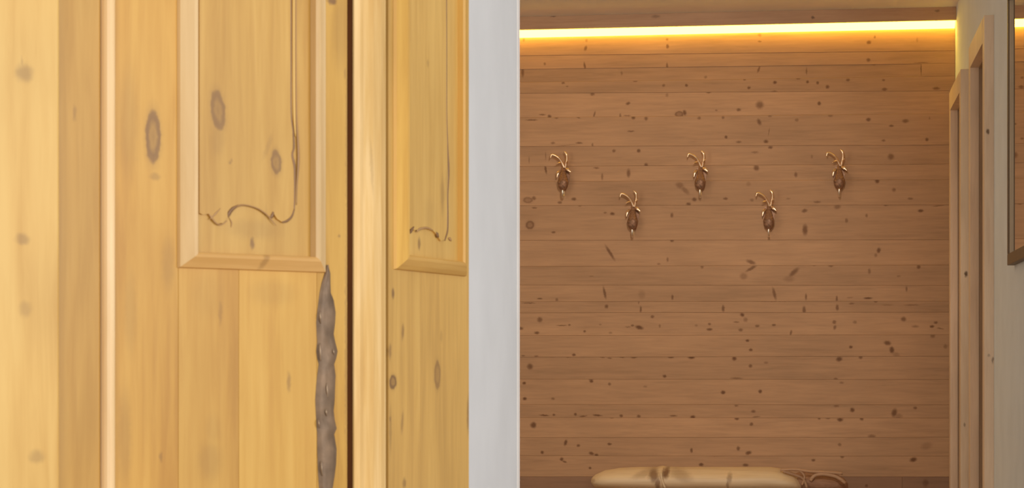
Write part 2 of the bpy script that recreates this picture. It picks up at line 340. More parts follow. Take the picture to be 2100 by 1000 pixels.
for i in range(len(JOINTS) - 1):
    (tl, tr), (bl, br) = JOINTS[i], JOINTS[i + 1]
    lo, hi = min(tl, tr) - 6, max(bl, br) + 6
    ks = []
    for k in KN:
        f = (k[0] - 1065) / 890
        if tl + (tr - tl) * f - 1 <= k[1] < bl + (br - bl) * f - 1:
            x, z = bw(k[0], k[1])
            ks.append((x, z, k[2] / S * .86, k[3] / S * .86, math.radians(k[4] if k[2] >= k[3] else -k[4]), k[5] * .86) + ((1,) if len(k) > 6 else ()))
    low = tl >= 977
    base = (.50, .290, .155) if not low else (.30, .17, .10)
    v = random.uniform(.93, 1.07)
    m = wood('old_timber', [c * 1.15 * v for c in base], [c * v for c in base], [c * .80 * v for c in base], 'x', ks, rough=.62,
             knot_col=(.115, .038, .010), tone=.05, distort=.003, streak=.55, bump=.10, spec=.25)
    splits = [(XL, XLV)]
    cut = None
    if i == 2: cut = bw(1889, 140)[0]
    if tl == 977: cut = bw(1850, 990)[0]
    splits += [(XLV, XW - .001)] if cut is None else [(XLV, cut), (cut, XW - .001)]
    g = .0002
    for (xa, xb) in splits:
        def zz(l, r, x):
            f = (x - bw(1065, 500)[0]) / (bw(1955, 500)[0] - bw(1065, 500)[0]); f = max(f, 0)
            za = bw(1065, l)[1]; zb = bw(1955, r)[1]
            return za + (zb - za) * f
        pr = random.uniform(0, .002)
        bm = bmesh.new()
        a, bq = xa + g * .7, xb - g * .7
        zt = min(zz(tl, tr, a), ZC), min(zz(tl, tr, bq), ZC)
        # front with chamfered edges
        prof = []
        ch = .0009
        P = [(a, zz(bl, br, a) + g), (bq, zz(bl, br, bq) + g), (bq, zt[1] - g), (a, zt[0] - g)]
        Q = [(P[0][0] + ch, P[0][1] + ch), (P[1][0] - ch, P[1][1] + ch), (P[2][0] - ch, P[2][1] - ch), (P[3][0] + ch, P[3][1] - ch)]
        bk = [bm.verts.new((p[0], D + .0235, p[1])) for p in P]
        md = [bm.verts.new((p[0], D - pr + .0009, p[1])) for p in P]
        fr = [bm.verts.new((p[0], D - pr, p[1])) for p in Q]
        bm.faces.new(bk); bm.faces.new(fr)
        for s_ in range(4):
            t_ = (s_ + 1) % 4
            bm.faces.new((bk[s_], bk[t_], md[t_], md[s_])); bm.faces.new((md[s_], md[t_], fr[t_], fr[s_]))
        mesh_obj('board', bm, m, wb)

# ---- cover board and light strip under the ceiling
YT = D - .085
zt0 = on_y(1500, 50, YT).z
M_TRIM = wood('cover_board_timber', (.52, .32, .19), (.46, .275, .16), (.38, .215, .12), 'x',
              [(on_y(1134, 33, YT).x, on_y(1134, 33, YT).z, .012, .005, 0, .8), (on_y(1345, 34, YT).x, on_y(1345, 34, YT).z, .02, .008, 0, .4),
               (on_y(1667, 36, YT).x, on_y(1667, 36, YT).z, .01, .006, 0, .7), (on_y(1922, 22, YT).x, on_y(1922, 22, YT).z, .012, .006, 0, .5)])
bm = bmesh.new(); box(bm, XL, XW - .001, YT, YT + .018, ZC - .058, ZC, .001)
tag(mesh_obj('trim_1', bm, M_TRIM), 'brown cover board hiding the light strip under the ceiling', kind='structure')
lm, nt, b = new_mat('warm_light_diffuser')
nt.nodes.remove(b)
em = nt.nodes.new('ShaderNodeEmission'); em.inputs[0].default_value = (1.0, 0.63, 0.055, 1); em.inputs[1].default_value = 13.0
nt.links.new(em.outputs[0], nt.nodes['Material Output'].inputs[0])
led = empty('light_strip', ((XL + XW) / 2, D - .02, ZC - .06))
tag(led, 'glowing warm white light strip along the top of the timber wall', 'light')
bm = bmesh.new()
hw = (XW - XL) / 2 - .003
prof = [(0.018, .030), (-.018, .030), (-.018, .012), (-.014, -.008), (0.0, -.020), (.018, -.023)]
a = [bm.verts.new((-hw, p[0], p[1])) for p in prof]; c = [bm.verts.new((hw, p[0], p[1])) for p in prof]
bm.faces.new(a); bm.faces.new(c[::-1])
for i in range(len(prof)): bm.faces.new((a[i], c[i], c[(i + 1) % len(prof)], a[(i + 1) % len(prof)]))
mesh_obj('diffuser', bm, lm, led)
bm = bmesh.new(); box(bm, -hw, hw, -.02, .018, .0305, .036)
mesh_obj('profile_channel', bm, metal('brushed_aluminium', (.6, .6, .6), .4), led)

# ---- right wall with two door openings
CT = .033                                           # casing stands proud of the wall
XC = XW - CT
def door_y(px): return on_x(px, 500, XC).y
DOORS = [(door_y(2018.5), door_y(1986.5), on_x(2018.5, 31, XC).z), (door_y(1970), door_y(1946.5), 0)]
DOORS[1] = (DOORS[1][0], min(DOORS[1][1], D - .03), on_x(1975, 131, XC).z)
CW = .085
WT = .30
bm = bmesh.new()
ys = [4.9]
for (y0, y1, zt) in DOORS: ys += [y0 + CW - .01, y1 - CW + .01]
ys.append(D + .02)
for i in range(0, len(ys), 2): box(bm, XW, XW + WT, ys[i], ys[i + 1], 0, ZC)
for (y0, y1, zt) in DOORS: box(bm, XW, XW + WT, y0 + CW - .01, y1 - CW + .01, zt - CW + .01, ZC)
tag(mesh_obj('wall_right', bm, M_WALLR), 'cream plaster wall with two wooden door frames and a mirror', kind='structure')

def door(n, y0, y1, zt, label, kn_near, kn_jamb):
    e = empty('door_%d' % n, (XW, (y0 + y1) / 2, 0)); tag(e, label, kind='structure')
    lx = lambda x: x - XW
    ly = lambda y: y - (y0 + y1) / 2
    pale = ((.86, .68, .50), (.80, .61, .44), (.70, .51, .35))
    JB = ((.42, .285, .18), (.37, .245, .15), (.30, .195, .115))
    def wm(nm, kn=(), axis='z', c=pale, **k): return wood(nm, *c, axis=axis, knots=kn, rough=.55, tone=.06, **k)
    # casing: two uprights and a lintel
    bm = bmesh.new(); box(bm, lx(XC), 0, ly(y0), ly(y0 + CW), 0, zt, .002)
    mesh_obj('casing_upright', bm, wm('door_casing_pine', kn_near), e)
    bm = bmesh.new(); box(bm, lx(XC), 0, ly(y1 - CW), ly(y1), 0, zt, .002)
    mesh_obj('casing_upright', bm, wm('door_casing_pine'), e)
    bm = bmesh.new(); box(bm, lx(XC) - .001, 0, ly(y0 + CW) + .0005, ly(y1 - CW) - .0005, zt - CW, zt, .001)
    mesh_obj('casing_lintel', bm, wm('door_casing_pine', axis='y'), e)
    # lining of the opening
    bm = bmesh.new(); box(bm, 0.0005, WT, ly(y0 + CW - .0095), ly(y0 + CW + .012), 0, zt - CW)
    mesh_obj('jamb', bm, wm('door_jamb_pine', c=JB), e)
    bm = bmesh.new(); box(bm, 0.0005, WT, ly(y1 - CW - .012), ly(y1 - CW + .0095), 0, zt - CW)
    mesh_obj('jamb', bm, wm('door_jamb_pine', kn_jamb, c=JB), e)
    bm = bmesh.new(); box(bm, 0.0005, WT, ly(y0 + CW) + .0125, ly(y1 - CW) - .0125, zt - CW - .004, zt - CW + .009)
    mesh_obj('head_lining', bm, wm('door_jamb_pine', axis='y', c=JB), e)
    # leaf with three boards and a handle
    ya, yb = y0 + CW + .014, y1 - CW - .014
    for k in range(4):
        a = ya + (yb - ya) * k / 4; c = ya + (yb - ya) * (k + 1) / 4
        bm = bmesh.new(); box(bm, .14, .18, ly(a) + .0008, ly(c) - .0008, .006, zt - CW - .008, .002)
        mesh_obj('leaf_board', bm, wm('door_leaf_pine'), e)
    h = bmesh.new()
    tube(h, [(.14, ly(ya + .06), 1.03), (.09, ly(ya + .06), 1.03), (.085, ly(ya + .075), 1.03), (.085, ly(ya + .18), 1.03)], .009, 10)
    mesh_obj('handle', h, metal('handle_steel', (.5, .5, .5), .3), e, smooth=True)
    return e
def cas_k(px, py, y0, yc):      # knot on the camera-facing side of a casing, local object coords (x, z)
    d = ray(px, py); p = CAM + d * (y0 / d.y); return p.x - XW, p.z
y0, y1, zt = DOORS[0]
k1 = [cas_k(2026, 270, y0, 0) + (.006, .010, 0, .85), cas_k(2036, 738, y0, 0) + (.004, .012, 0, .6), cas_k(2028, 728, y0, 0) + (.006, .006, 0, .4)]
yj = y1 - CW - .012
k2 = [cas_k(1998, 215, yj, 0) + (.010, .012, 0, .9), cas_k(1992, 491, yj, 0) + (.006, .008, 0, .8), cas_k(1999, 440, yj, 0) + (.003, .03, 0, .35), cas_k(1990, 690, yj, 0) + (.003, .016, 0, .6)]
door(1, y0, y1, zt, 'pale pine door frame nearer to the mirror on the cream wall', k1, k2)
y0, y1, zt = DOORS[1]
k3 = [cas_k(1981, 562, y0, 0) + (.007, .013, 0, .9), cas_k(1978, 870, y0, 0) + (.004, .01, 0, .5)]
yj = y1 - CW - .012
k4 = [cas_k(1954, 306, yj, 0) + (.006, .012, 0, .7), cas_k(1954, 491, yj, 0) + (.006, .008, 0, .7), cas_k(1956, 775, yj, 0) + (.006, .008, 0, .6)]
door(2, y0, y1, zt, 'pale pine door frame in the corner beside the timber wall', k3, k4)

# ---- mirror on the right wall
FP = .022
XM = XW - FP
pb = on_x(2065.5, 544, XM); MY1 = pb.y; MZ0 = pb.z
MZ1 = on_x(2066, -20, XM).z
MY0 = MY1 - .62
mir = empty('wall_mirror', (XW, (MY0 + MY1) / 2, MZ0))
tag(mir, 'wood framed mirror on the cream wall reflecting the glowing light strip', 'mirror')
h_ = MZ1 - MZ0; hl = (MY1 - MY0) / 2; fw = .034
M_FRAME = wood('mirror_frame_wood', (.20, .135, .08), (.165, .11, .065), (.12, .08, .045), 'z', rough=.5)
def mpiece(nm, y0, y1, z0, z1, x0=-FP, mat=M_FRAME, bev=.0015):
    bm = bmesh.new(); box(bm, x0, -.0005, y0, y1, z0, z1, bev); return mesh_obj(nm, bm, mat, mir)
mpiece('frame_rail', -hl, hl, 0, fw)
mpiece('frame_rail', -hl, hl, h_ - fw, h_)
mpiece('frame_stile', -hl, -hl + fw, fw + .0005, h_ - fw - .0005)
mpiece('frame_stile', hl - fw, hl, fw + .0005, h_ - fw - .0005)
mpiece('inner_bead', hl - fw - .007, hl - fw - .0005, fw + .001, h_ - fw - .001, -FP + .004, wood('mirror_bead_wood', (.62, .48, .33), (.55, .42, .28), (.46, .34, .22), 'z'), .001)
gm, nt, b = new_mat('mirror_glass')
b.inputs['Metallic'].default_value = 1; b.inputs['Base Color'].default_value = (.86, .86, .84, 1); b.inputs['Roughness'].default_value = .015
mpiece('mirror_glass', -hl + fw + .0005, hl - fw - .0075, fw + .0005, h_ - fw - .0005, -.012, gm, 0)

# ------------------------------------------------------------------ pine cupboard
def cw(xc, zc): return RGT * xc + FWD * zc
J = cw(-.229, 3.0)
def cdir(deg): a = math.radians(deg); return RGT * math.sin(a) + FWD * math.cos(a)
FL = Face(J, cdir(45)); FR = Face(J, cdir(18))
ZTOP = 1.96
cup = empty('pine_cupboard', (J.x, J.y, 0))
tag(cup, 'antique honey coloured pine cupboard with carved panels and an iron lock plate', 'cupboard')
def fpart(nm, bm, mat, face, parent=None, smooth=False):
    """part on a cupboard face; the parts of a door hang on that door"""
    o = mesh_obj(nm, bm, mat, parent or cup, smooth=smooth)
    if not parent: o.rotation_euler = (0, 0, face.rot)
    return o
HON = ((0.668, 0.390, 0.087), (0.596, 0.330, 0.067), (0.496, 0.254, 0.046))
PAL = ((0.749, 0.488, 0.143), (0.704, 0.438, 0.117), (0.632, 0.369, 0.087))
DUL = ((0.715, 0.442, 0.121), (0.650, 0.386, 0.099), (0.563, 0.326, 0.083))
KC = (.13, .055, .028)
def kl(face, px, py, rx, ry, ang=0, st=.7, ring=0, proud=0.0):
    u, z = face.uz(px, py, proud); u1, _ = face.uz(px + rx, py, proud); _, z1 = face.uz(px, py - ry, proud)
    return (u, z, max(abs(u1 - u), 1e-4), max(abs(z1 - z), 1e-4), math.radians(ang if rx >= ry else -ang), st) + ((1,) if ring else ())
def pine(nm, cols, knots=(), axis='z', **k):
    kw = dict(rough=.42, tone=.04, freq=.8, streak=.4, bump=.05, distort=.003, knot_col=KC, spec=.4, ramp=(.39, .61)); kw.update(k)
    return wood(nm, *cols, axis=axis, knots=knots, **kw)

# body behind the faces
E = FL.o + FL.d * (-.80); K = FR.o + FR.d * FR.u(962)
def off(p, n, q): return p + n * q
pts = [off(E, FL.n, -.022), off(J, (FL.n + FR.n).normalized(), -.024), off(K, FR.n, -.022),
       Vector((off(K, FR.n, -.022).x, YA - .004, 0)), Vector((E.x - .25, YA - .004, 0)), Vector((E.x - .25, E.y + .15, 0))]
bm = bmesh.new(); plan_prism(bm, [(p.x - J.x, p.y - J.y) for p in pts], 0.0, ZTOP)
mesh_obj('carcass', bm, pine('carcass_pine', ((.30, .16, .06), (.24, .12, .045), (.18, .09, .03))), cup)
ptc = [off(E, FL.n, .03), off(J, (FL.n + FR.n).normalized(), .03), off(K, FR.n, .02),
       Vector((K.x, YA - .003, 0)), Vector((E.x - .27, YA - .003, 0)), Vector((E.x - .27, E.y + .12, 0))]
bm = bmesh.new(); plan_prism(bm, [(p.x - J.x, p.y - J.y) for p in ptc], ZTOP + .001, ZTOP + .06)
mesh_obj('cornice', bm, pine('cornice_pine', HON), cup)

def strip(face, pa, pb, proud, mat, nm, z0=.05, z1=ZTOP - .005, back=-.02, bev=.002, parent=None, measure=None):
    m_ = proud if measure is None else measure
    bm = bmesh.new(); box(bm, face.u(pa, m_), face.u(pb, m_), -proud, -back, z0, z1, bev)
    return fpart(nm, bm, mat, face, parent)

# corner pilaster at the left edge of the picture
kp = [kl(FL, 50, 150, 19, 20, 20, .40, 0, .028), kl(FL, 46, 490, 15, 13, 0, .38, 0, .028), kl(FL, 52, 634, 14, 17, 0, .25, 0, .028), kl(FL, 75, 936, 17, 15, 0, .3, 0, .028), kl(FL, 45, 128, 3, 14, 0, .25, 0, .028)]
bm = bmesh.new(); box(bm, -.80, FL.u(122, .028), -.028, .02, .05, ZTOP - .005, .003)
fpart('pilaster', bm, pine('pale_pine_pilaster', PAL, kp), FL)
# frame stile between pilaster and door
ks_ = [kl(FL, 151, 232, 4, 17, 0, .3), kl(FL, 210, 540, 4, 12, 0, .3)]
strip(FL, 100, 206, .002, pine('frame_stile_pine', ((0.627, 0.370, 0.084), (0.570, 0.320, 0.064), (0.503, 0.270, 0.048)), ks_), 'frame_stile')
# bead along the hinge side
bm = bmesh.new()
ua, ub = FL.u(211, .004), FL.u(234, .004); r = (ub - ua) / 2
pr = [(ua + r - r * math.cos(t * PI / 8), -.002 - .011 * math.sin(t * PI / 8)) for t in range(9)] + [(ub, .018), (ua, .018)]
plan_prism(bm, [(p[0], p[1]) for p in pr], .05, ZTOP - .005)
fpart('hinge_bead', bm, pine('bead_pine', ((0.930, 0.706, 0.405), (0.900, 0.657, 0.361), (0.840, 0.588, 0.299))), FL)

# the door: planks, applied moulding, fielded panel with carved ogee, iron lock plate
dr = empty('door', (0, 0, 0)); dr.parent = cup; dr.rotation_euler = (0, 0, FL.rot)
edges = [234.5, 366, 490, 650, 712.5]
plank_k = [
 [kl(FL, 314, 280, 15, 52, 0, .72, 1), kl(FL, 318, 362, 12, 8, 0, .3), kl(FL, 330, 936, 3, 12, 0, .35), kl(FL, 268, 640, 14, 90, 0, .16), kl(FL, 262, 250, 22, 120, 0, .18), kl(FL, 345, 540, 14, 60, 0, .2), kl(FL, 255, 900, 16, 110, 0, .22)],
 [kl(FL, 430, 600, 40, 55, 0, .10), kl(FL, 452, 640, 5, 28, 0, .28), kl(FL, 430, 945, 26, 44, 0, .18), kl(FL, 438, 880, 18, 34, 0, .1)],
 [kl(FL, 592, 783, 5, 20, 0, .4), kl(FL, 560, 600, 50, 30, 0, .12)],
 [kl(FL, 681, 2, 11, 9, 0, .75), kl(FL, 700, 60, 22, 90, 0, .2), kl(FL, 708, 150, 3, 14, 0, .3), kl(FL, 696, 484, 3, 4, 0, .4), kl(FL, 710, 700, 3, 260, 0, .35), kl(FL, 711, 300, 2.5, 200, 0, .3)]]
tones = [((0.648, 0.369, 0.074), (0.588, 0.316, 0.056), (0.501, 0.250, 0.041)), ((0.632, 0.362, 0.076), (0.571, 0.308, 0.058), (0.492, 0.250, 0.044)),
         ((0.648, 0.386, 0.086), (0.596, 0.337, 0.066), (0.528, 0.276, 0.051)), ((0.632, 0.369, 0.071), (0.571, 0.320, 0.054), (0.475, 0.246, 0.036))]
ZD0, ZD1 = .10, ZTOP - .06
for i in range(4):
    bm = bmesh.new(); box(bm, FL.u(edges[i]) + .0002, FL.u(edges[i + 1]) - .0002, 0, .018, ZD0, ZD1, .0006)
    fpart('plank', bm, pine('door_plank_pine', tones[i], plank_k[i], tone=.02), FL, dr)

def moulding(face, pxl, pxr, pyb_l, ztop, prof, mats, parent, vs=.82):
    """four mitred lengths round a panel; returns inner rectangle"""
    u0 = face.u(pxl); u1 = face.u(pxr); z0 = face.uz(pxl, pyb_l)[1]
    loops = [((u0 + w, z0 + w * vs), (u1 - w, z0 + w * vs), (u1 - w, ztop - w), (u0 + w, ztop - w), n) for (w, n) in prof]
    for s in range(4):
        t = (s + 1) % 4
        bm = bmesh.new()
        va = [bm.verts.new((l[s][0], -l[4], l[s][1])) for l in loops]
        vb = [bm.verts.new((l[t][0], -l[4], l[t][1])) for l in loops]
        for k in range(len(loops) - 1): bm.faces.new((va[k], vb[k], vb[k + 1], va[k + 1]))
        bm.faces.new((va[0], vb[0], vb[-1], va[-1])); bm.faces.new(va); bm.faces.new(vb)
        fpart('moulding', bm, mats[s], face, parent)
    w = prof[-1][0]
    return u0 + w, u1 - w, z0 + w * vs, ztop - w
kb = [kl(FL, 541, 535, 7, 22, -18, .32, 0, .01)]
mm_l = pine('moulding_pine_pale', ((.76, .54, .27), (.71, .49, .23), (.64, .42, .18)), kb)
mm_b = pine('moulding_pine_rail', ((0.835, 0.535, 0.215), (0.777, 0.478, 0.179), (0.696, 0.409, 0.138)), kb, axis='x')
PROF = [(0, .0003), (.0015, .005), (.008, .0085), (.018, .0145), (.0225, .0155), (.0255, .0125), (.0265, .0005)]
iu0, iu1, iz0, iz1 = moulding(FL, 363, 665, 549, 1.72, PROF, [mm_b, mm_l, mm_b, mm_l], dr)
PK = [kl(FL, 446, 226, 14, 40, 8, .62, 1, .004), kl(FL, 565, 333, 10, 24, 5, .62, 1, .004), kl(FL, 548, 300, 5, 30, -25, .16, 0, .004), kl(FL, 470, 332, 3, 4, 0, .35, 0, .004),
      kl(FL, 517, 498, 5, 14, 0, .62, 0, .002), kl(FL, 445, 285, 16, 40, 0, .14, 0, .004), kl(FL, 470, 330, 3, 4, 0, .3), kl(FL, 545, 445, 3, 30, 0, .12, 0, .004), kl(FL, 520, 470, 60, 22, 0, .14)]
M_PANEL = pine('panel_pine', ((0.590, 0.358, 0.090), (0.535, 0.310, 0.070), (0.470, 0.257, 0.053)), PK)
bm = bmesh.new(); box(bm, iu0, iu1, -.002, -.0002, iz0, iz1)
pn = fpart('panel', bm, M_PANEL, FL, dr)
def p3(face, px, py, n): u, z = face.uz(px, py, n); return (u, -n, z)
# raised field with ogee foot
N1 = .0052
arch = [(600, 300), (602, 340), (604, 420), (601, 438), (593, 450), (580, 456), (569, 449), (561, 437), (556, 446), (545, 437), (526, 425), (502, 419), (484, 423), (473, 431), (467, 445),
        (458, 457), (446, 458), (436, 448), (428, 438), (416, 440)]
out = [FL.uz(a[0], a[1], N1) for a in arch]
field = [(FL.u(597, N1), iz1 - .03)] + out + [(iu0 + .006, out[-1][1] + .002), (iu0 + .006, iz1 - .03)]
bm = bmesh.new(); prism(bm, field, -N1, -.0019)
fpart('raised_field', bm, M_PANEL, FL, dr)
M_GROOVE = pine('groove_dark', ((.30, .16, .07), (.24, .125, .05), (.18, .09, .035)))  # dark brown for the tubes along the carved lines
M_GROOVE2 = pine('groove_soft', ((.48, .28, .115), (.43, .24, .095), (.38, .205, .075)))
def groove(face, pl, rad, mat, n, parent, nm='carved_groove', flat=.4):
    q = smooth_path([p3(face, x, y, n) for x, y in pl], 4)
    m_ = len(q)
    if isinstance(rad, (list, tuple)):
        rr = []
        for i in range(m_):
            f = i / (m_ - 1) * (len(rad) - 1); k = min(int(f), len(rad) - 2); rr.append(rad[k] + (rad[k + 1] - rad[k]) * (f - k))
    else: rr = rad
    bm = bmesh.new(); tube(bm, q, rr, 6, flat); return fpart(nm, bm, mat, face, parent, True)
groove(FL, [(596, -200), (597, 0), (597, 120), (597, 230), (601, 270), (603, 300), (599, 318), (604, 345), (604, 400), (603, 432)], [.0011, .0011, .0012, .0012, .0013, .0016, .0022, .0012, .001], M_GROOVE, N1, dr)
groove(FL, [(606, -200), (607, 0), (607, 120), (608, 230), (611, 290), (612, 330), (609, 380), (608, 420)], [.0009, .0009, .001, .001, .0016, .002, .001, .0006], M_GROOVE2, N1 - .001, dr)
groove(FL, [(602, -200), (602, 0), (602, 120), (603, 230), (606, 280)], [.0026, .0026, .0026, .0024, .001], pine('bead_light_pine', PAL), N1 - .0015, dr, 'carved_bead', .8)
groove(FL, [(603, 430), (598, 444), (588, 453), (578, 455)], [.001, .0016, .0018, .0006], M_GROOVE, N1, dr)
groove(FL, [(560, 434), (558, 442), (554, 447)], [.0014, .003, .0008], M_GROOVE, N1, dr)
groove(FL, [(566, 462), (556, 450), (545, 438), (526, 426), (502, 420), (486, 422)], [.0003, .0009, .001, .0009, .0009, .0016], M_GROOVE2, N1, dr)
groove(FL, [(487, 422), (477, 428), (470, 437), (468, 445)], [.0012, .0026, .003, .0008], M_GROOVE, N1, dr)
groove(FL, [(474, 466), (475, 456), (470, 446)], [.0002, .0009, .0004], M_GROOVE2, .003, dr)
groove(FL, [(466, 452), (454, 460), (444, 458), (434, 446), (428, 438)], [.0004, .0008, .0009, .0014, .0004], M_GROOVE2, N1, dr)
groove(FL, [(430, 450), (442, 438), (452, 427)], [.0004, .0016, .0004], M_GROOVE2, N1, dr)

# wrought iron lock plate
LP = [(543, 670, 673), (560, 667, 677), (580, 661, 678), (600, 657, 680), (615, 655, 686), (640, 652, 690), (660, 650, 689), (685, 651, 686), (700, 652, 689), (720, 650, 694), (735, 652, 691),
      (746, 655, 687), (770, 652, 690), (790, 650, 689), (820, 648, 688), (842, 649, 686), (860, 650, 688), (878, 651, 692), (890, 652, 687), (920, 652, 692), (950, 653, 691), (975, 654, 688), (1000, 656, 684), (1030, 661, 680), (1050, 669, 673)]
bm = bmesh.new(); rows = []
for (y, xl, xr) in LP:
    row = []
    for k in range(8):
        f = k / 7; x = xl + (xr - xl) * f
        n = .0004 if k in (0, 7) else .0020 + .0026 * math.sin(f * PI) * (.55 + .45 * math.sin(y * .09 + k * 1.1)) + random.uniform(0, .0012)
        u, z = FL.uz(x, y, .002); row.append(bm.verts.new((u, -n, z)))
    rows.append(row)
for a, c in zip(rows[:-1], rows[1:]):
    for k in range(7): bm.faces.new((a[k], a[k + 1], c[k + 1], c[k]))
M_IRON = metal('wrought_iron', (.195, .125, .072), .5, 35, .28, .3, .35)
M_RIVET = metal('rubbed_iron', (.36, .26, .17), .4, 60, .2, .5)
lp = fpart('lock_plate', bm, M_IRON, FL, dr, True); lp['label'] = 'worn grey brown wrought iron lock plate'
for (x, y, l) in [(657, 650, 10), (657, 722, 14), (684, 721, 5), (671, 800, 12), (654, 868, 7), (669, 845, 6), (660, 960, 12)]:
    bm = bmesh.new(); tube(bm, smooth_path([p3(FL, x - 1, y - l * 1.3, .0038), p3(FL, x, y, .0054), p3(FL, x + 1, y + l * 1.3, .0038)], 3), [.0005, .0009, .0012, .0014, .0012, .0009, .0005], 6, .7)
    fpart('lock_rivet', bm, M_RIVET, FL, dr, True)

# dark gap filler and rounded corner post
bm = bmesh.new()
ua, ub = FR.u(726.5, .001), FR.u(797, .012); w_ = ub - ua
prof = [(0, .010), (0, -.001), (.06, -.0075), (.13, -.0085), (.17, -.006), (.22, -.0075), (.40, -.0135), (.62, -.0165), (.82, -.0150), (.94, -.010), (1.0, -.002), (1.0, .010)]
plan_prism(bm, [(ua + w_ * p[0], p[1]) for p in prof], .05, ZTOP - .005)
kpost = [kl(FR, 722, 690, 3, 22, 0, .7, 0, .006), kl(FR, 722, 750, 3, 50, 0, .3, 0, .006), kl(FR, 724, 820, 2, 8, 0, .5, 0, .006), kl(FR, 766, 340, 2, 60, 4, .22, 0, .015), kl(FR, 729, 800, 3, 5, 0, .35, 0, .006)]
fpart('corner_post', bm, pine('post_pine', ((.86, .60, .27), (.76, .49, .175), (.66, .39, .12)), kpost), FR)

bm = bmesh.new(); box(bm, FL.u(712.5) + .0002, FL.u(727), .004, .0165, .05, ZTOP - .005)  # shade of the door gap put into the filler's colour
fpart('gap_shade_filler', bm, pine('gap_shade_brown', ((.10, .034, .010), (.075, .025, .007), (.05, .017, .005)), spec=.05, rough=.9), FL)

# right hand side: planks, moulding, panel
sd = empty('side_panel', (0, 0, 0)); sd.parent = cup; sd.rotation_euler = (0, 0, FR.rot)
sk = [[kl(FR, 806, 601, 3, 12, 0, .7), kl(FR, 826, 680, 3, 18, -8, .5), kl(FR, 806, 783, 7, 14, 0, .8, 1), kl(FR, 800, 720, 3, 18, 0, .45), kl(FR, 801, 880, 3, 50, 0, .3), kl(FR, 825, 865, 3, 24, -10, .4), kl(FR, 800, 860, 2, 8, 0, .5), kl(FR, 829, 990, 4, 12, 0, .5)],
      [kl(FR, 897, 768, 6, 28, 0, .55, 1), kl(FR, 960, 850, 3, 40, 0, .5), kl(FR, 905, 690, 3, 14, 0, .2)]]
ed = [797, 862, 962]
for i in range(2):
    bm = bmesh.new(); box(bm, FR.u(ed[i]) + .0003, FR.u(ed[i + 1]) - .0003, 0, .018, .08, ZTOP - .03, .001)
    fpart('plank', bm, pine('side_plank_pine', DUL, sk[i], tone=.03), FR, sd)
sm_l = pine('side_moulding_pine', ((0.741, 0.452, 0.104), (0.684, 0.398, 0.081), (0.608, 0.334, 0.062)))
sm_b = pine('side_moulding_rail', ((0.749, 0.462, 0.130), (0.683, 0.403, 0.103), (0.606, 0.340, 0.081)), axis='x')
PROF2 = [(0, .0003), (.002, .005), (.012, .009), (.026, .0135), (.033, .014), (.037, .011), (.038, .0005)]
ju0, ju1, jz0, jz1 = moulding(FR, 806, 952, 552, 1.72, PROF2, [sm_b, sm_l, sm_b, sm_l], sd, .62)
PK2 = [kl(FR, 861, 500, 3, 14, 0, .6, 0, .003), kl(FR, 906, 400, 4, 42, 0, .3, 0, .004), kl(FR, 876, 130, 3, 8, 0, .25, 0, .004), kl(FR, 915, 380, 3, 40, 0, .2, 0, .004), kl(FR, 880, 440, 12, 40, 0, .1, 0, .004)]
M_PAN2 = pine('side_panel_pine', ((0.715, 0.454, 0.128), (0.650, 0.396, 0.105), (0.573, 0.334, 0.080)), PK2)
bm = bmesh.new(); box(bm, ju0, ju1, -.002, -.0002, jz0, jz1)
fpart('panel', bm, M_PAN2, FR, sd)
arch2 = [(917, 300), (919, 380), (917, 470), (912, 491), (904, 494), (898, 484), (890, 474), (876, 468), (862, 469), (851, 472), (846, 470)]
out = [FR.uz(a[0], a[1], N1) for a in arch2]
bm = bmesh.new(); prism(bm, [(FR.u(914, N1), jz1 - .03)] + out + [(ju0 + .004, out[-1][1]), (ju0 + .004, jz1 - .03)], -N1, -.0019)
fpart('raised_field', bm, M_PAN2, FR, sd)
groove(FR, [(915, -200), (916, 100), (916, 230), (918, 300), (920, 350), (918, 400), (918, 450), (917, 475), (912, 492)], [.0016, .0016, .0016, .002, .003, .0022, .003, .003, .002], M_GROOVE, N1, sd)
groove(FR, [(841, 478), (844, 472), (849, 465)], [.001, .004, .001], M_GROOVE, N1, sd)
groove(FR, [(855, 474), (862, 469), (876, 467), (888, 472)], [.002, .0022, .0016, .0008], M_GROOVE2, N1, sd)
groove(FR, [(894, 476), (897, 482), (900, 486)], [.001, .004, .001], M_GROOVE, N1, sd)
groove(FR, [(920, 488), (923, 490), (926, 493)], [.001, .003, .001], M_GROOVE2, .003, sd)

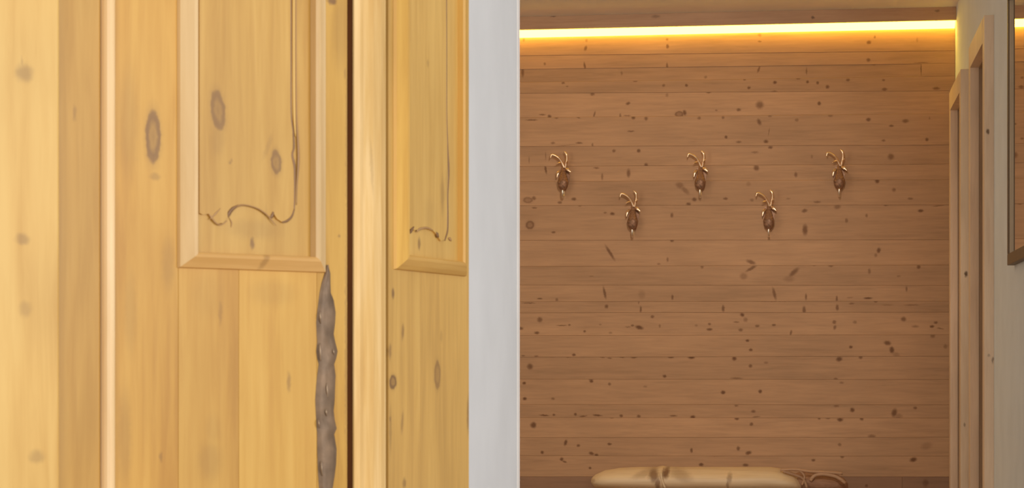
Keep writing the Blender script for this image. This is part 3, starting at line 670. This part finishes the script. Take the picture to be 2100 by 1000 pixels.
# ------------------------------------------------------------------ antler coat hooks
M_BRONZE = metal('polished_bronze', (.92, .66, .46), .30, 60, .18)
M_DARKBR = metal('aged_bronze', (.30, .165, .10), .5, 120, .35, .6, .3)
M_STEEL = metal('polished_nickel', (.95, .90, .84), .34, 60, .08)
def bx_(bm, pts, rads, seg=10, flat=1.0): tube(bm, smooth_path(pts, 5), rads, seg, flat)
def rr(path_n, vals):
    out = []
    for i in range(path_n):
        f = i / (path_n - 1) * (len(vals) - 1); k = min(int(f), len(vals) - 2); out.append(vals[k] + (vals[k + 1] - vals[k]) * (f - k))
    return out
def hook_proto():
    e = empty('coat_hook')
    s = 1 / S                               # one photo pixel in metres at this wall; local origin = head centre
    def P(x, y, d): return (x * s, -d, -y * s)
    def sweep(nm, pts, vals, mat, seg=8, flat=1.0, bmx=None):
        q = smooth_path(pts, 5); bm = bmx or bmesh.new(); tube(bm, q, rr(len(q), vals), seg, flat)
        if bmx is None: return mesh_obj(nm, bm, mat, e, smooth=True)
    # backplate: shield screwed to the boards
    bm = bmesh.new()
    prism(bm, [(x * s, -y * s) for x, y in [(-9, -14), (-4, -20), (4, -20), (9, -14), (12, -2), (11, 10), (7, 20), (0, 27), (-7, 20), (-11, 10), (-12, -2)]], -.006, 0.0)
    mesh_obj('backplate', bm, M_DARKBR, e)
    # stag head: forehead, cheeks, muzzle
    sweep('head', [P(0, -19, .020), P(0, -10, .026), P(0, 2, .033), P(0, 13, .037), P(0, 23, .036), P(0, 30, .031)],
          [.0075, .011, .018, .0255, .0215, .010], M_DARKBR, 14, .78)
    # antlers with tines
    bm = bmesh.new()
    sweep('', [P(2, -17, .022), P(-3, -28, .026), P(-9, -37, .032), P(-18, -43, .038), P(-24, -44, .042), P(-26, -37, .044)], [.0065, .0065, .006, .0055, .0045, .002], None, 8, 1, bm)
    sweep('', [P(-3, -28, .026), P(-9, -27, .036), P(-14, -24, .044)], [.0045, .005, .002], None, 8, 1, bm)
    mesh_obj('antler', bm, M_BRONZE, e, smooth=True)
    bm = bmesh.new()
    sweep('', [P(4, -17, .022), P(6, -26, .026), P(8, -36, .030), P(7, -45, .034), P(2, -51, .036)], [.0065, .0065, .0065, .006, .002], None, 8, 1, bm)
    sweep('', [P(6, -26, .026), P(9, -30, .038), P(11, -32, .044)], [.0045, .0035, .0015], None, 8, 1, bm)
    mesh_obj('antler', bm, M_BRONZE, e, smooth=True)
    # ears
    sweep('ear', [P(4, -15, .026), P(9, -13, .034), P(16, -7, .038)], [.004, .0085, .002], M_BRONZE, 8, .5)
    sweep('ear', [P(-6, -12, .026), P(-11, -6, .034), P(-13, 4, .036)], [.004, .0075, .002], M_BRONZE, 8, .5)
    # hook prong below the muzzle
    sweep('prong', [P(0, 22, .012), P(0, 36, .016), P(0, 44, .028), P(0, 44, .046), P(0, 37, .056), P(0, 30, .058)], [.0050, .0050, .0048, .0048, .0046, .0042], M_STEEL, 10)
    # small screw head above
    bm = bmesh.new(); tube(bm, [(0, -.0055, .036), (0, -.009, .036)], .0035, 8)
    mesh_obj('screw', bm, M_STEEL, e)
    return e
def copy_thing(o):
    c = o.copy(); COL.objects.link(c)
    for ch in o.children:
        d = ch.copy(); COL.objects.link(d); d.parent = c
        d.matrix_parent_inverse = ch.matrix_parent_inverse.copy()
    return c
HK = [((1157, 362), 'bronze antler coat hook in the upper row, nearest the white pier'),
      ((1437, 361), 'bronze antler coat hook in the middle of the upper row'),
      ((1721, 359), 'bronze antler coat hook in the upper row, nearest the door frames'),
      ((1299, 442), 'bronze antler coat hook on the left of the lower row'),
      ((1577, 441), 'bronze antler coat hook on the right of the lower row')]
proto = hook_proto()
for i, ((px, py), lab) in enumerate(HK):
    o = proto if i == 0 else copy_thing(proto)
    p = on_y(px, py, D)
    o.location = (p.x, D - .0025, p.z); o.rotation_euler = (0, 0, 0)
    tag(o, lab, 'coat hook', 'antler coat hooks on the timber wall')

# ------------------------------------------------------------------ log bench below the hooks
YBN = D - .30
def bpt(px, py, y=YBN): return on_y(px, py, y)
S2 = S * D / YBN
bx0 = bpt(1478, 978)
bench = empty('log_bench', (bx0.x, YBN, 0))
tag(bench, 'pale peeled log bench with dark knots below the antler hooks', 'bench')
ST = [(1214, 983, 986), (1215, 978, 993), (1222, 972, 999), (1240, 964, 1003), (1270, 959, 1006), (1310, 957, 1008), (1345, 957, 1009), (1358, 954.5, 1011), (1368, 956, 1010), (1400, 957, 1009),
      (1500, 957, 1010), (1580, 957, 1010), (1606, 961, 1010), (1628, 969, 1009), (1643, 980, 1007), (1646, 990, 1002)]
def loft(nm, st, mat, depth, bumps=0.0, yoff=0.0, seg=18):
    bm = bmesh.new(); rings = []
    for (px, a, c) in st:
        pt = bpt(px, a); pb_ = bpt(px, c)
        hz = (pt.z - pb_.z) / 2; zc = (pt.z + pb_.z) / 2
        dy = depth * min(1, hz / .045)
        rings.append([bm.verts.new((pt.x - bx0.x, yoff + dy * math.cos(k * 2 * PI / seg) * (1 + random.uniform(-bumps, bumps)),
                                    zc + hz * math.sin(k * 2 * PI / seg) * (1 + (random.uniform(-bumps, 0) if bumps else 0)))) for k in range(seg)])
    for i in range(len(rings) - 1):
        for k in range(seg): bm.faces.new((rings[i][k], rings[i][(k + 1) % seg], rings[i + 1][(k + 1) % seg], rings[i + 1][k]))
    bm.faces.new(rings[0][::-1]); bm.faces.new(rings[-1])
    return mesh_obj(nm, bm, mat, bench, smooth=True)
def bk_(px, py, rx, ry, ang, st): 
    p = bpt(px, py, YBN - .06); return (p.x - bx0.x, p.z, rx / S2, ry / S2, math.radians(ang), st)
logk = [bk_(1343, 972, 12, 16, -25, .8), bk_(1368, 968, 8, 12, 0, .9), bk_(1352, 988, 6, 18, 0, .7), bk_(1325, 968, 28, 8, -20, .35), bk_(1398, 972, 26, 12, 20, .4), bk_(1498, 978, 6, 12, 0, .5), bk_(1494, 990, 3, 12, 0, .5),
        bk_(1218, 984, 5, 4, 0, .3), bk_(1628, 972, 20, 4, 30, .5)]
M_LOG = wood('peeled_log', (.80, .62, .40), (.74, .55, .34), (.64, .45, .26), 'x', logk, rough=.5, knot_col=(.17, .075, .035), tone=.02, distort=.006, streak=.4, bump=.1)
loft('log_seat', ST, M_LOG, .15)
loft('bark_end', [(1612, 985, 1000), (1624, 974, 1006), (1640, 966, 1010), (1665, 964, 1012), (1690, 967, 1012), (1715, 971, 1011), (1732, 981, 1009), (1739, 992, 1004)],
     wood('log_bark', (.46, .27, .17), (.36, .19, .11), (.22, .105, .06), 'x', rough=.7, freq=3.0, bump=.6), .12, .05, .02)
M_INB = wood('inner_bark', (.52, .33, .20), (.43, .25, .14), (.30, .16, .09), 'x', rough=.6, freq=3)
for pl, w0 in (([(1600, 963), (1630, 962), (1660, 966), (1700, 968), (1728, 970)], .006), ([(1662, 985), (1672, 974), (1690, 972), (1715, 977), (1734, 990)], .008), ([(1606, 966), (1632, 974), (1648, 982), (1655, 1000)], .006), ([(1640, 964), (1650, 976), (1645, 994)], .005)):
    q = smooth_path([(bpt(x, y, YBN - .10).x - bx0.x, -.105, bpt(x, y, YBN - .10).z) for x, y in pl], 4)
    bm = bmesh.new(); tube(bm, q, [w0] * len(q), 8); mesh_obj('bark_ridge', bm, M_INB, bench, smooth=True)
q = smooth_path([(bpt(x, y, YBN - .15).x - bx0.x, -d, bpt(x, y, YBN - .15).z) for x, y, d in [(1357, 962, .06), (1356, 972, .135), (1358, 984, .148), (1364, 1000, .15)]], 4)
bm = bmesh.new(); tube(bm, q, rr(len(q), [.004, .007, .006, .004]), 8); mesh_obj('knot_ridge', bm, M_LOG, bench, smooth=True)
zb = bpt(1478, 1006).z
for lx_ in (1290, 1660):
    for sy in (-.08, .08):
        x = bpt(lx_, 1000).x - bx0.x
        bm = bmesh.new(); tube(bm, smooth_path([(x, sy * .6, zb + .012), (x * 1.03, sy, zb * .5), (x * 1.06, sy * 1.2, 0.0)], 4), .026, 10)
        mesh_obj('leg', bm, M_LOG, bench, smooth=True)
